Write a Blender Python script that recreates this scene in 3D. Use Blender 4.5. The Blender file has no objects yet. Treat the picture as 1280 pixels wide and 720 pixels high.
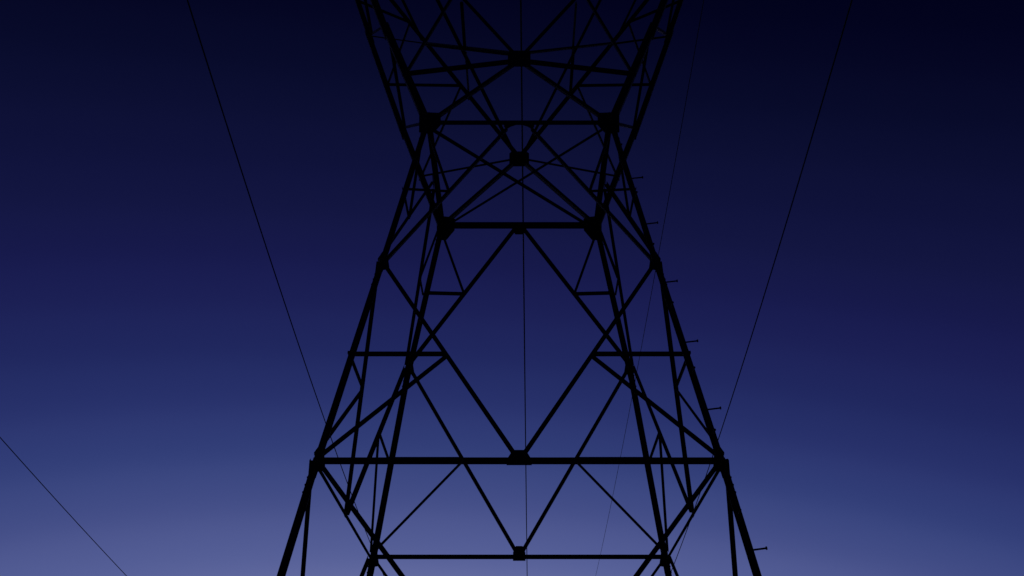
import bpy, math, random
from mathutils import Vector, Matrix
random.seed(7)
S = bpy.context.scene
COL = S.collection

# ------------------------------------------------------------------ camera
EYE = 1.6                                   # height of the lens above the ground
cd = bpy.data.cameras.new('camera'); cam = bpy.data.objects.new('camera', cd); COL.objects.link(cam)
cam.location = (0, 0, EYE)
cam.rotation_euler = (math.radians(90 + 29.74), 0, 0)
cd.sensor_width = 36; cd.lens = 36 * 1150 / 1280; cd.shift_x = -9 / 1280
cd.clip_start = 0.05; cd.clip_end = 6000
S.camera = cam
S.render.resolution_x = 1024; S.render.resolution_y = 576
S.view_settings.view_transform = 'Standard'; S.view_settings.look = 'None'
S.view_settings.exposure = 0; S.view_settings.gamma = 1

# ------------------------------------------------------------------ dusk sky
# The sun has set beyond the tower.  Sky brightness falls with the height above
# the horizon and, more gently, with the angle away from the point of sunset.
def lin(c):
    c /= 255.0
    return c / 12.92 if c <= 0.04045 else ((c + 0.055) / 1.055) ** 2.4
world = bpy.data.worlds.new("World"); S.world = world; world.use_nodes = True
nt = world.node_tree; N = nt.nodes; L = nt.links
bg = N['Background']
tc = N.new('ShaderNodeTexCoord')
AZ = math.radians(-4)
sunset = (math.sin(AZ), math.cos(AZ), 0)
dot = N.new('ShaderNodeVectorMath'); dot.operation = 'DOT_PRODUCT'; dot.inputs[1].default_value = sunset
L.new(tc.outputs['Generated'], dot.inputs[0])
sep = N.new('ShaderNodeSeparateXYZ'); L.new(tc.outputs['Generated'], sep.inputs[0])
KA = 0.85
m1 = N.new('ShaderNodeMath'); m1.operation = 'MULTIPLY_ADD'      # z - KA*dot
L.new(dot.outputs['Value'], m1.inputs[0]); m1.inputs[1].default_value = -KA; L.new(sep.outputs['Z'], m1.inputs[2])
# the upper sky darkens a little faster on the side away from the afterglow
xz = N.new('ShaderNodeMath'); xz.operation = 'MULTIPLY'
L.new(sep.outputs['X'], xz.inputs[0]); L.new(sep.outputs['Z'], xz.inputs[1])
m3 = N.new('ShaderNodeMath'); m3.operation = 'MULTIPLY_ADD'; m3.inputs[1].default_value = .085
L.new(xz.outputs[0], m3.inputs[0]); L.new(m1.outputs[0], m3.inputs[2])
Q0, Q1 = -0.90, 1.10
m2 = N.new('ShaderNodeMapRange'); m2.inputs['From Min'].default_value = Q0; m2.inputs['From Max'].default_value = Q1
L.new(m3.outputs[0], m2.inputs['Value'])
ramp = N.new('ShaderNodeValToRGB'); ramp.color_ramp.interpolation = 'CARDINAL'
SKYQ = [  # height minus weighted nearness to the sunset point -> sky colour (sRGB)
    (-.89, (205, 160, 150)), (-.80, (172, 150, 165)), (-.72, (138, 134, 172)), (-.66, (114, 119, 167)),
    (-.608, (92, 101, 155)), (-.544, (73, 83, 139)), (-.48, (55, 67, 124)), (-.416, (43, 53, 110)),
    (-.352, (34, 42, 97)), (-.288, (29, 34, 87)), (-.225, (24, 27, 77)), (-.161, (20, 23, 67)),
    (-.097, (16, 19, 59)), (-.033, (13, 16, 52)), (.031, (9, 12, 44)), (.095, (6, 8, 37)),
    (.158, (3, 4, 30)), (.30, (1, 2, 23)), (.80, (1, 1, 18))]
els = [((q - Q0) / (Q1 - Q0), tuple(lin(k) for k in c) + (1,)) for q, c in SKYQ]
els.sort()
cr = ramp.color_ramp
while len(cr.elements) < len(els): cr.elements.new(0.5)
for e, (p, c) in zip(cr.elements, els): e.position = max(0, min(1, p))
for e, (p, c) in zip(cr.elements, els): e.color = c
L.new(m2.outputs[0], ramp.inputs['Fac']); L.new(ramp.outputs['Color'], bg.inputs['Color'])
bg.inputs['Strength'].default_value = 1.0

# ------------------------------------------------------------------ materials
def material(name, base, rough=.6, metal=0., scale=8., var=.35, bump=0.):
    m = bpy.data.materials.new(name); m.use_nodes = True
    n = m.node_tree.nodes; l = m.node_tree.links; b = n['Principled BSDF']
    t = n.new('ShaderNodeTexCoord'); z = n.new('ShaderNodeTexNoise')
    z.inputs['Scale'].default_value = scale; z.inputs['Detail'].default_value = 5
    l.new(t.outputs['Object'], z.inputs['Vector'])
    r = n.new('ShaderNodeValToRGB')
    r.color_ramp.elements[0].position = .3; r.color_ramp.elements[1].position = .72
    r.color_ramp.elements[0].color = tuple(c * (1 - var) for c in base) + (1,)
    r.color_ramp.elements[1].color = tuple(c * (1 + var) for c in base) + (1,)
    l.new(z.outputs['Fac'], r.inputs['Fac']); l.new(r.outputs['Color'], b.inputs['Base Color'])
    b.inputs['Roughness'].default_value = rough; b.inputs['Metallic'].default_value = metal
    if bump:
        bp = n.new('ShaderNodeBump'); bp.inputs['Strength'].default_value = bump
        l.new(z.outputs['Fac'], bp.inputs['Height']); l.new(bp.outputs['Normal'], b.inputs['Normal'])
    return m
STEEL = material('weathered_steel', (.075, .073, .07), .75, .0, 6, .3)
BOLT = material('bolt_steel', (.06, .058, .055), .7, .0, 30, .3)
WIRE = material('aluminium_conductor', (.09, .09, .095), .7, .0, 3, .2)
GLASS = material('brown_porcelain', (.09, .04, .02), .25, .0, 5, .2)
CONC = material('concrete', (.32, .30, .27), .9, .0, 7, .2, .3)
SOIL = material('dry_grassland', (.07, .075, .035), .95, .0, .6, .45, .5)

def mesh_object(name, verts, faces, mat, parent=None, origin=None):
    o0 = origin if origin is not None else Vector((0, 0, 0))
    me = bpy.data.meshes.new(name)
    me.from_pydata([tuple(Vector(v) - o0) for v in verts], [], faces); me.update()
    me.materials.append(mat)
    o = bpy.data.objects.new(name, me); COL.objects.link(o); o.location = o0
    if parent is not None: o.parent = parent
    return o

# ------------------------------------------------------------------ ground
gv = []; gf = []; G = 40
def gh(x, y):
    r = math.hypot(x, y)
    return 0 if r < 1 else min(1, r / 400) * 2.0 * math.sin(x * .006 + 1) * math.cos(y * .005)
for i in range(G + 1):
    for j in range(G + 1):
        a = (i / G * 2 - 1); b = (j / G * 2 - 1)
        x = 4000 * a * abs(a) ** 1.5; y = 4000 * b * abs(b) ** 1.5
        gv.append((x, y, gh(x, y) if max(abs(x), abs(y)) > 60 else 0))
for i in range(G):
    for j in range(G):
        k = i * (G + 1) + j; gf.append((k, k + G + 1, k + G + 2, k + 1))
g = mesh_object('ground', gv, gf, SOIL); g['kind'] = 'structure'

# ------------------------------------------------------------------ tower
TOWER = bpy.data.objects.new('transmission_tower', None); COL.objects.link(TOWER)
TC = Vector((0, 21.55, 0)); TOWER.location = TC
TOWER['label'] = 'dark steel lattice pylon with a narrow waist and splayed legs, standing against the dusk sky'
TOWER['category'] = 'pylon'

def interp(x, xs, ys):
    if x <= xs[0]: return ys[0]
    for a, b, c, d in zip(xs, xs[1:], ys, ys[1:]):
        if x <= b: return c + (d - c) * (x - a) / (b - a)
    return ys[-1]
# heights here are measured from the eye level; EYE is added when a bar is made
ZL = [-1.6, 6.09, 11.35, 15.95, 19.75, 23.8, 28.2]
WL = [5.08, 4.00, 3.23, 2.44, 3.87, 5.26, 6.74]      # half width (x) of the outer chords
HL = [5.23, 4.00, 2.96, 2.53, 2.30, 2.12, 1.94]      # half depth (y)
ZI = [18.44, 20.8, 24.0, 28.2]; XI = [0.0, 1.64, 3.72, 6.50]; HI = [2.28, 2.06, 2.02, 1.92]
def leg(sx, sy, z): return Vector((sx * interp(z, ZL, WL), sy * interp(z, ZL, HL), z))
def inner(sx, sy, z): return Vector((sx * interp(z, ZI, XI), sy * interp(z, ZI, HI), z))
E = Vector((0, 0, EYE))

def angle_bar(name, a, b, n, size, t=None, flip=1, push=0.0, cut=0.0, mat=STEEL, size2=None):
    """rolled L section from a to b; one flange lies in the face whose outward normal is n"""
    a = Vector(a) + E; b = Vector(b) + E
    ax = (b - a); ln = ax.length; ax.normalize()
    if cut: a = a + ax * cut; b = b - ax * cut
    n = (Vector(n) - ax * Vector(n).dot(ax)).normalized()
    s = n.cross(ax).normalized() * flip
    t = t or max(.009, size * .1); w2 = size2 or size
    prof = [(-.5 * size, 0), (.5 * size, 0), (.5 * size, -t), (-.5 * size + t, -t), (-.5 * size + t, -w2), (-.5 * size, -w2)]
    vs = []
    for p in (a, b):
        for u, v in prof: vs.append(p + s * u + n * (v + push))
    fs = [(i, (i + 1) % 6, 6 + (i + 1) % 6, 6 + i) for i in range(6)] + [(5, 4, 3, 2, 1, 0), (6, 7, 8, 9, 10, 11)]
    if flip > 0: fs = [tuple(reversed(f)) for f in fs]
    return mesh_object(name, vs, fs, mat, TOWER, (a + b) / 2)

def bolts(parent, pts, n, r=.018, h=.02):
    """hexagonal bolt heads as one part"""
    n = Vector(n).normalized(); u = n.orthogonal().normalized(); w = n.cross(u)
    vs = []; fs = []
    for p in pts:
        k = len(vs)
        for q in (0, h):
            for i in range(6):
                an = math.pi / 3 * i; vs.append(Vector(p) + (u * math.cos(an) + w * math.sin(an)) * r + n * q)
        fs += [(k + i, k + (i + 1) % 6, k + 6 + (i + 1) % 6, k + 6 + i) for i in range(6)] + [tuple(k + 6 + i for i in range(6))]
    o = mesh_object('bolt_heads', vs, fs, BOLT, parent); o['kind'] = 'stuff'
    return o

def plate(name, poly, org, ex, ez, n, t=.014, push=.0, bolt=True):
    """flat gusset: polygon in the (ex, ez) plane through org"""
    org = Vector(org) + E; n = Vector(n).normalized()
    base = [org + Vector(ex) * x + Vector(ez) * z + n * push for x, z in poly]
    vs = base + [p - n * t for p in base]; k = len(base)
    fs = [tuple(range(k)), tuple(range(2 * k - 1, k - 1, -1))] + [(i, k + i, k + (i + 1) % k, (i + 1) % k) for i in range(k)]
    o = mesh_object(name, vs, fs, STEEL, TOWER, org)
    if bolt:
        c = Vector((0, 0, 0))
        for p in base: c += p
        c /= k; pts = []
        for p in base:
            for f in (.45, .8): pts.append(c + (p - c) * f - org + n * .001)
        bolts(o, pts, n)
    return o
X = Vector((1, 0, 0)); Y = Vector((0, 1, 0)); Zv = Vector((0, 0, 1))
def up_face(sy, z): # direction 'up' within front/back face near height z
    d = Vector((0, sy * (interp(z + .5, ZL, HL) - interp(z - .5, ZL, HL)), 1)); return d.normalized()
def up_side(sx, z):
    d = Vector((sx * (interp(z + .5, ZL, WL) - interp(z - .5, ZL, WL)), 0, 1)); return d.normalized()

Z0, Z1, Z2, Z3, Z4, Z5 = 1.1, 6.09, 11.35, 15.95, 19.75, 23.8

# ---- legs, in spliced lengths, each lower length a heavier section set outside the next
for sx in (-1, 1):
    for sy in (-1, 1):
        out = Vector((sx, sy, 0)).normalized()
        for (za, zb, sz, off) in ((-1.55, Z1 + .02, .155, .03), (Z1 - .4, Z2 - .02, .15, .015), (Z2 - .35, Z3 + .1, .145, .0)):
            a = leg(sx, sy, za); b = leg(sx, sy, min(zb, Z3))
            if zb > Z3: b = b + (b - a).normalized() * .1
            a = a + out * off; b = b + out * off
            # equal-leg angle with its heel pointing outward
            aa = a + E; bb = b + E; ax = (bb - aa).normalized()
            ex = (X * sx - ax * ax.dot(X) * sx).normalized(); ey = (Y * sy - ax * ax.dot(Y) * sy).normalized()
            t = .02
            prof = [(0, 0), (-sz, 0), (-sz, -t), (-t, -t), (-t, -sz), (0, -sz)]
            vs = []
            for p in (aa, bb):
                for u, v in prof: vs.append(p + ex * (u + .055) + ey * (v + .055))
            fs = [(i, (i + 1) % 6, 6 + (i + 1) % 6, 6 + i) for i in range(6)] + [(5, 4, 3, 2, 1, 0), (6, 7, 8, 9, 10, 11)]
            if sx * sy < 0: fs = [tuple(reversed(f)) for f in fs]
            o = mesh_object('leg', vs, fs, STEEL, TOWER, (aa + bb) / 2)
            m = (aa + bb) / 2; pts = []; pts2 = []
            for k in range(5):
                for ss in (.04, .10):
                    q = bb - ax * (.1 + .16 * k) - m
                    pts.append(q + ex * .055 + ey * (.055 - ss)); pts2.append(q + ey * .055 + ex * (.055 - ss))
            bolts(o, pts, X * sx, .02, .02); bolts(o, pts2, Y * sy, .02, .02)
# ---- footings
for sx in (-1, 1):
    for sy in (-1, 1):
        c = leg(sx, sy, -1.6) + E; vs = []; fs = []
        for (r, z) in ((.45, -.05), (.45, .28), (.38, .36)):
            for i in range(16): vs.append(c + Vector((r * math.cos(i * math.pi / 8), r * math.sin(i * math.pi / 8), z)))
        for q in (0, 16): fs += [(q + i, q + (i + 1) % 16, q + 16 + (i + 1) % 16, q + 16 + i) for i in range(16)]
        fs.append(tuple(range(32, 48)))
        mesh_object('footing', vs, fs, CONC, TOWER, c)

# ---- braced panels of the body: the same pattern on all four faces
def face_pt(face, sgn, z):      # leg point of a face; sgn = which of its two legs
    kind, s = face
    return leg(sgn, s, z) if kind == 'y' else leg(s, sgn, z)
def face_mid(face, z):
    kind, s = face
    h = interp(z, ZL, HL if kind == 'y' else WL)
    return Vector((0, s * h, z)) if kind == 'y' else Vector((s * h, 0, z))
FACES = {'front': ('y', -1), 'back': ('y', 1), 'left': ('x', -1), 'right': ('x', 1)}
#            beam L1, beam W, lower diag, upper diag, strut, thin, bottom diag
SIZE = {'front': (.142, .140, .098, .078, .082, .065, .095),
        'back':  (.102, .150, .108, .100, .082, .065, .072),
        'left':  (.075, .165, .098, .090, .058, .058, .090),
        'right': (.075, .165, .098, .090, .058, .058, .090)}
for nm, face in FACES.items():
    kind, s = face; n = (Y if kind == 'y' else X) * s
    b1, b3, dl, du, st, th, db = SIZE[nm]
    inset = -.03
    # level beams
    for z, sz, pz in ((Z1, b1, .0), (Z3, b3, .0)):
        if kind == 'x': pz = .12 if z == Z1 else .06
        a = face_pt(face, -1, z); b = face_pt(face, 1, z)
        angle_bar('crossbeam', a, b, n, sz, flip=1 if s > 0 else -1, push=inset + pz, cut=.06)
    side = kind == 'x'
    po = .150 if side else inset            # on the sides the long diagonals are bolted outside the legs
    for sg in (-1, 1):
        # middle panel: K bracing from the leg splice down to the middle of the lower beam
        A = face_pt(face, sg, Z2); Bm = face_mid(face, Z1) + (Vector((0, sg * .04, .06)) if side else Vector())
        angle_bar('diagonal_brace', A, Bm, n, dl, flip=sg, push=po - .012, cut=.02 if side else .08)
        zm = (Z1 + Z2) / 2; Md = (A + Bm) / 2; Lm = face_pt(face, sg, zm)
        if side: angle_bar('horizontal_strut', Lm, Md, n, th, flip=sg * s, push=po - .03)
        else: angle_bar('horizontal_strut', Lm + (Lm - Md) * .04, Md, n, st, flip=sg * s, push=inset - .026)
        angle_bar('sub_brace', Md - (A - Bm) * .012, face_pt(face, sg, Z1 + .12), n, .100 if nm == 'front' else (.074 if not side else .066), flip=-sg, push=po - .03 if side else inset - .04, cut=.03)
        # upper panel: K bracing from the splice up to the middle of the waist beam
        Um = face_mid(face, Z3)
        if side: Um = Um + Vector((-s * .06, sg * .14, -.24))
        else: Um = Um + Vector((sg * (.30 if s < 0 else .10), 0, -.13 if s < 0 else -.07))
        angle_bar('diagonal_brace', A, Um, n, du, flip=-sg, push=po - .02, cut=.03 if side else .06)
        zu = (Z2 + Z3) / 2; Mu = (A + Um) / 2; Lu = face_pt(face, sg, zu)
        angle_bar('horizontal_strut', Lu, Mu, n, (.075 if s < 0 else .085) if not side else th, flip=-sg * s, push=po - .045 if side else inset - .034, cut=.0)
        angle_bar('sub_brace', Mu, face_pt(face, sg, Z3 - .1), n, .068, flip=sg, push=po - .045 if side else inset - .05, cut=.02)
        # bottom panel
        Cm = face_mid(face, Z0); A1 = face_pt(face, sg, Z1)
        angle_bar('diagonal_brace', A1, Cm, n, db, flip=sg, push=.155 if side else po - .016, cut=.0 if side else .08)
        angle_bar('diagonal_brace', Cm, face_pt(face, sg, -1.3), n, db, flip=-sg, push=po - .016, cut=.06)
    angle_bar('crossbeam', face_pt(face, -1, Z0), face_pt(face, 1, Z0), n, .11, flip=1, push=inset, cut=.06)

# ---- horizontal plan bracing at the waist: two long diagonals
angle_bar('plan_brace', leg(-1, 1, Z3 - .05), leg(1, -1, Z3 - .05), Zv, .085, push=-.02, cut=.12)
angle_bar('plan_brace', leg(-1, -1, Z3 - .12), leg(1, 1, Z3 - .12), Zv, .125, push=-.02, cut=.12)

# ---- gusset plates on the body
for sy, zc, poly in (
    (-1, Z1, [(-.25, -.10), (.25, -.10), (.24, .04), (.13, .24), (-.13, .24), (-.24, .04)]),
    (1, Z1, [(-.17, -.09), (.17, -.09), (.17, .13), (.09, .30), (-.09, .30), (-.17, .13)]),
    (-1, Z3, [(-.40, .03), (.40, .03), (.40, -.16), (.33, -.24), (.22, -.15), (.08, -.09), (-.08, -.09), (-.22, -.15), (-.33, -.24), (-.40, -.16)]),
    (1, Z3, [(-.25, .06), (.25, .06), (.20, -.15), (.12, -.27), (-.12, -.27), (-.20, -.15)])):
    if sy > 0: poly = [(-x, z) for x, z in poly][::-1]
    plate('gusset_plate', poly if sy < 0 else poly, (0, sy * interp(zc, ZL, HL), zc), X, up_face(sy, zc), Y * sy, push=-.018, bolt=not (sy < 0 and zc == Z3))
for sx in (-1, 1):
    for sy in (-1, 1):
        c = leg(sx, sy, Z3)
        if sy < 0: poly = [(-.24, .40), (.0, .36), (.34, .34), (.36, -.10), (.20, -.36), (-.04, -.42), (-.20, -.36)]
        else:      poly = [(-.16, .40), (.22, .36), (.42, .28), (.42, -.12), (.18, -.46), (-.12, -.48)]
        poly = [(-sx * x, z) for x, z in poly]
        plate('gusset_plate', poly, c, X, up_face(sy, Z3), Y * sy, push=-.012)
        c2 = [(-sx * x, z) for x, z in [(-.08, .3), (.10, .3), (.20, -.28), (-.1, -.34)]]
        for zz in (Z1, Z2):
            plate('gusset_plate', [(x * .9, z * .8) for x, z in c2], leg(sx, sy, zz), X, up_face(sy, zz), Y * sy, push=-.012)
            p3 = [(-sy * a, b) for a, b in [(-.05, .22), (.08, .20), (.20, -.20), (-.05, -.24)]]
            plate('gusset_plate', p3, leg(sx, sy, zz), Y, up_side(sx, zz), X * sx, push=.070, bolt=False)
        # small plate on the waist's side face
        p4 = [(-sy * a, b) for a, b in [(-.05, .3), (.2, .2), (.22, -.2), (-.05, -.4)]]
        plate('gusset_plate', p4, leg(sx, sy, Z3), Y, Zv, X * sx, push=-.03, bolt=False)
for sx in (-1, 1):     # middles of the side beams
    for zz, up in ((Z1, 1), (Z3, -1)):
        p = [(-.09, 0), (.09, 0), (.07, .20), (-.07, .20)] if up > 0 else [(-.20, 0), (.20, 0), (.20, -.30), (-.20, -.30)]
        plate('gusset_plate', p, (sx * interp(zz, ZL, WL), 0, zz), Y, up_side(sx, zz), X * sx, push=.125 if up > 0 else .06, bolt=False)

# ---- the fork above the waist
ZC = 18.44
for sy in (-1, 1):
    n = Y * sy; hc = interp(ZC, ZI, HI)
    C = Vector((0, sy * hc, ZC))
    plate('gusset_plate', [(-.32, -.30), (.32, -.30), (.32, .22), (.24, .30), (-.24, .30), (-.32, .22)], C, X, Zv, n, push=.01)
    for sx in (-1, 1):
        # outer chord in two lengths with the splice plate between them
        for za, zb, sz, off in ((Z3, Z4 + .05, .20, 0), (Z4 - .45, Z5 + .05, .19, .05), (Z5 - .4, 28.2, .18, .02)):
            a = leg(sx, sy, za) + Vector((sx * off, 0, 0)); b = leg(sx, sy, zb) + Vector((sx * off, 0, 0))
            angle_bar('outer_chord', a, b, n, sz, flip=-sx * sy, push=.01 + off * .2)
        # inner chord, and its straight continuation down to the waist
        Mz = 23.45
        angle_bar('inner_chord', C, inner(sx, sy, 28.2), n, .110, flip=sx * sy, push=-.01, cut=.1)
        angle_bar('waist_brace', C, leg(sx, sy, Z3), n, .095 if sy < 0 else .165, flip=-sx * sy, push=-.024, cut=.12)
        # web between the chords
        O = leg(sx, sy, 17.82); T = inner(sx, sy, 21.3); Q = leg(sx, sy, 21.5)
        T2 = inner(sx, sy, 24.2); R = leg(sx, sy, 25.3)
        angle_bar('web_brace', O, C, n, .100 if sy < 0 else .075, flip=sx * sy, push=-.03, cut=.05)
        angle_bar('web_brace', O, T, n, .076, flip=sx * sy, push=-.04, cut=.05)
        angle_bar('web_brace', T, Q, n, .072, flip=sx * sy, push=-.034, cut=.04)
        angle_bar('web_brace', Q, T2, n, .078, flip=sx * sy, push=-.046, cut=.04)
        angle_bar('web_brace', T2, R, n, .070, flip=sx * sy, push=-.034, cut=.04)
        angle_bar('web_brace', R, inner(sx, sy, 26.2), n, .055, flip=sx * sy, push=-.046, cut=.04)
        plate('gusset_plate', [(-.08, -.16), (.08, -.16), (.08, .16), (-.08, .16)], O, X, Zv, n, push=-.004, bolt=False)
        # side face: zigzag and struts between the front and back outer chords
    # end of chords
for sx in (-1, 1):
    n = X * sx
    for z in (Z4, Z5, 26.2):
        angle_bar('side_strut', leg(sx, -1, z), leg(sx, 1, z), n, .09, push=-.03, cut=.05)
    za, zb = Z3, Z4
    angle_bar('side_brace', leg(sx, -1, Z3), leg(sx, 1, Z4), n, .09, push=-.045, cut=.1)
    angle_bar('side_brace', leg(sx, -1, Z4), leg(sx, 1, Z5), n, .09, push=-.045, cut=.1)
    angle_bar('side_brace', leg(sx, -1, Z5), leg(sx, 1, 28.0), n, .055, push=-.045, cut=.1)
    # inner face of each arm: crossed braces with redundant members to the chords
    F = inner(sx, -1, ZC); B = inner(sx, 1, ZC); Mf = inner(sx, -1, 23.3); Mb = inner(sx, 1, 23.3)
    ni = Vector((-sx * .8, 0, .6))
    angle_bar('inner_brace', F + Vector((sx * .15, 0, .22)), Mb, ni, .100, push=-.01, cut=.15)
    angle_bar('inner_brace', B, Mf, ni, .090, push=-.03, cut=.15)
    Nn = (F + Mb) / 2
    angle_bar('inner_sub_brace', Nn, (F + Mf) / 2, ni, .075, push=-.05, cut=.03)
    angle_bar('inner_sub_brace', Nn, (B + Mb) / 2, ni, .075, push=-.05, cut=.03)
    Uf = inner(sx, -1, 27.4); Ub = inner(sx, 1, 27.4)
    angle_bar('inner_brace', Mf, Ub, ni, .08, push=-.01, cut=.12)
    angle_bar('inner_brace', Mb, Uf, ni, .08, push=-.03, cut=.12)
    angle_bar('inner_brace', Uf, Ub, ni, .050, push=-.02, cut=.08)
    # cross members inside the arm
    angle_bar('inner_brace', leg(sx, 1, 23.75), Mb, Zv, .05, push=-.02, cut=.06)

# ---- bridge, peaks (above the picture)
ZB, ZT = 28.2, 30.4
def bridge(x, sy, top):
    t = max(0, (abs(x) - 8.0) / 5.2); h = 1.93 * (1 - .85 * t)
    return Vector((x, sy * h, ZT - t * (ZT - ZB) * .75 if top else ZB))
xs = [-13.2, -11.2, -9.2, -7.0, -4.6, -2.3, 0, 2.3, 4.6, 7.0, 9.2, 11.2, 13.2]
for sy in (-1, 1):
    n = Y * sy
    for top in (0, 1):
        for a, b in ((-13.2, -8), (-8, 8), (8, 13.2)):
            angle_bar('bridge_chord', bridge(a, sy, top), bridge(b, sy, top), n, .12, flip=sy, push=.01 * top)
    for i, (a, b) in enumerate(zip(xs, xs[1:])):
        angle_bar('bridge_brace', bridge(a, sy, i % 2), bridge(b, sy, 1 - i % 2), n, .07, push=-.02, cut=.05)
for x in xs:
    for top in (0, 1):
        angle_bar('bridge_strut', bridge(x, -1, top), bridge(x, 1, top), X, .06, push=-.02, cut=.04)
for px in (-8.79, 8.79):
    for sy in (-1, 1):
        for dx in (-.9, .9):
            angle_bar('peak_leg', bridge(px + dx, sy, 1), (px, 0, 35.4), Y * sy, .08, push=.0)

# ---- step bolts up one front leg
def rod(name, a, b, r, mat, parent, head=0.):
    a = Vector(a); b = Vector(b); ax = (b - a).normalized(); u = ax.orthogonal().normalized(); w = ax.cross(u)
    rings = [(a, r), (b, r)] + ([(b, r * 1.9), (b + ax * head, r * 1.9)] if head else [])
    vs = []; fs = []
    for p, rr in rings:
        for i in range(8): vs.append(p + (u * math.cos(i * math.pi / 4) + w * math.sin(i * math.pi / 4)) * rr)
    for k in range(len(rings) - 1): fs += [(8 * k + i, 8 * k + (i + 1) % 8, 8 * k + 8 + (i + 1) % 8, 8 * k + 8 + i) for i in range(8)]
    fs += [tuple(range(7, -1, -1)), tuple(len(vs) - 8 + i for i in range(8))]
    return mesh_object(name, vs, fs, mat, parent, a)
for i, z in enumerate((13.95, 12.48, 10.70, 8.98, 7.26, 4.25, 2.6, 1.2)):
    p = leg(1, -1, z) + E + Vector((.06, -.0, 0))
    rod('step_bolt', p, p + Vector((.27, 0, .035)), .018, BOLT, TOWER, .02)
for i, z in enumerate((14.8, 13.2, 11.6, 9.85, 8.1, 6.6, 4.9, 3.4, 1.9)):
    p = leg(1, -1, z) + E + Vector((-.03, -.06, 0))
    rod('step_bolt', p, p + Vector((0, -.27, .035)), .014, BOLT, TOWER, .02)

# ------------------------------------------------------------------ overhead wires
def wire(name, x0, z0, slope, c, r, span, label, cat, back=60, group=None, theta=.011):
    """sagging cable through the tower's arm, seen both ahead and overhead"""
    pts = []
    k = int(span / 3)
    for i in range(-int(back / 3), k + 1):
        t = i * 3.0; at = abs(t)
        pts.append(Vector((x0 + theta * t, TC.y + t, EYE + z0 - slope * at + c * at * at)))
    vs = []; fs = []
    for i, p in enumerate(pts):
        ax = (pts[min(i + 1, len(pts) - 1)] - pts[max(i - 1, 0)]).normalized()
        u = ax.cross(Zv).normalized(); w = u.cross(ax)
        for j in range(6): vs.append(p + (u * math.cos(j * math.pi / 3) + w * math.sin(j * math.pi / 3)) * r)
    for i in range(len(pts) - 1): fs += [(6 * i + j, 6 * i + (j + 1) % 6, 6 * i + 6 + (j + 1) % 6, 6 * i + 6 + j) for j in range(6)]
    o = mesh_object(name, vs, fs, WIRE, None, pts[int(back / 3)])
    for p in o.data.polygons: p.use_smooth = True
    o['label'] = label; o['category'] = cat
    if group: o['group'] = group
    return o
GR = 'power conductors hanging from the pylon'
wire('power_conductor', -11.7, 25.2, .213, .00115, .030, 185, 'thin black power line crossing the open sky left of the pylon', 'power line', group=GR)
wire('power_conductor', 0.04, 25.2, .213, .00115, .032, 185, 'thin vertical power line running down through the middle of the pylon', 'power line', group=GR)
wire('power_conductor', 11.7, 25.2, .213, .00115, .030, 185, 'thin black power line crossing the open sky right of the pylon and its step bolts', 'power line', group=GR)
wire('shield_wire', 8.79, 35.4, .137, .0005, .020, 230, 'faintest, thinnest overhead line, close beside the step bolts of the pylon', 'overhead wire')
wire('distant_conductor', -31, 24.7, .195, .0005, .027, 240, 'single slanting power line in the lower left corner, clear of the pylon', 'power line', back=100)
# insulator strings that carry the three conductors (above the picture)
for x in (-11.7, 0.04, 11.7):
    root = bpy.data.objects.new('insulator_string', None); COL.objects.link(root)
    root.location = (x, TC.y, EYE + 25.24)
    side = 'left tip' if x < -1 else ('right tip' if x > 1 else 'middle')
    root['label'] = 'long string of brown insulator discs hanging from the ' + side + ' of the pylon crossarm'
    root['category'] = 'insulator'; root['group'] = 'insulator strings under the crossarm'
    o = rod('rod', (0, 0, -.03), (0, 0, 2.9), .02, BOLT, root)
    k = 16; vs = []; fs = []
    for d in range(17):
        z = .25 + d * .15; q = len(vs)
        for rr, dz in ((.03, .06), (.125, .02), (.125, 0), (.04, -.01)):
            for i in range(12): vs.append((rr * math.cos(i * math.pi / 6), rr * math.sin(i * math.pi / 6), z + dz))
        for m in range(3): fs += [(q + 12 * m + i, q + 12 * m + (i + 1) % 12, q + 12 * m + 12 + (i + 1) % 12, q + 12 * m + 12 + i) for i in range(12)]
    mesh_object('insulator_discs', vs, fs, GLASS, root)
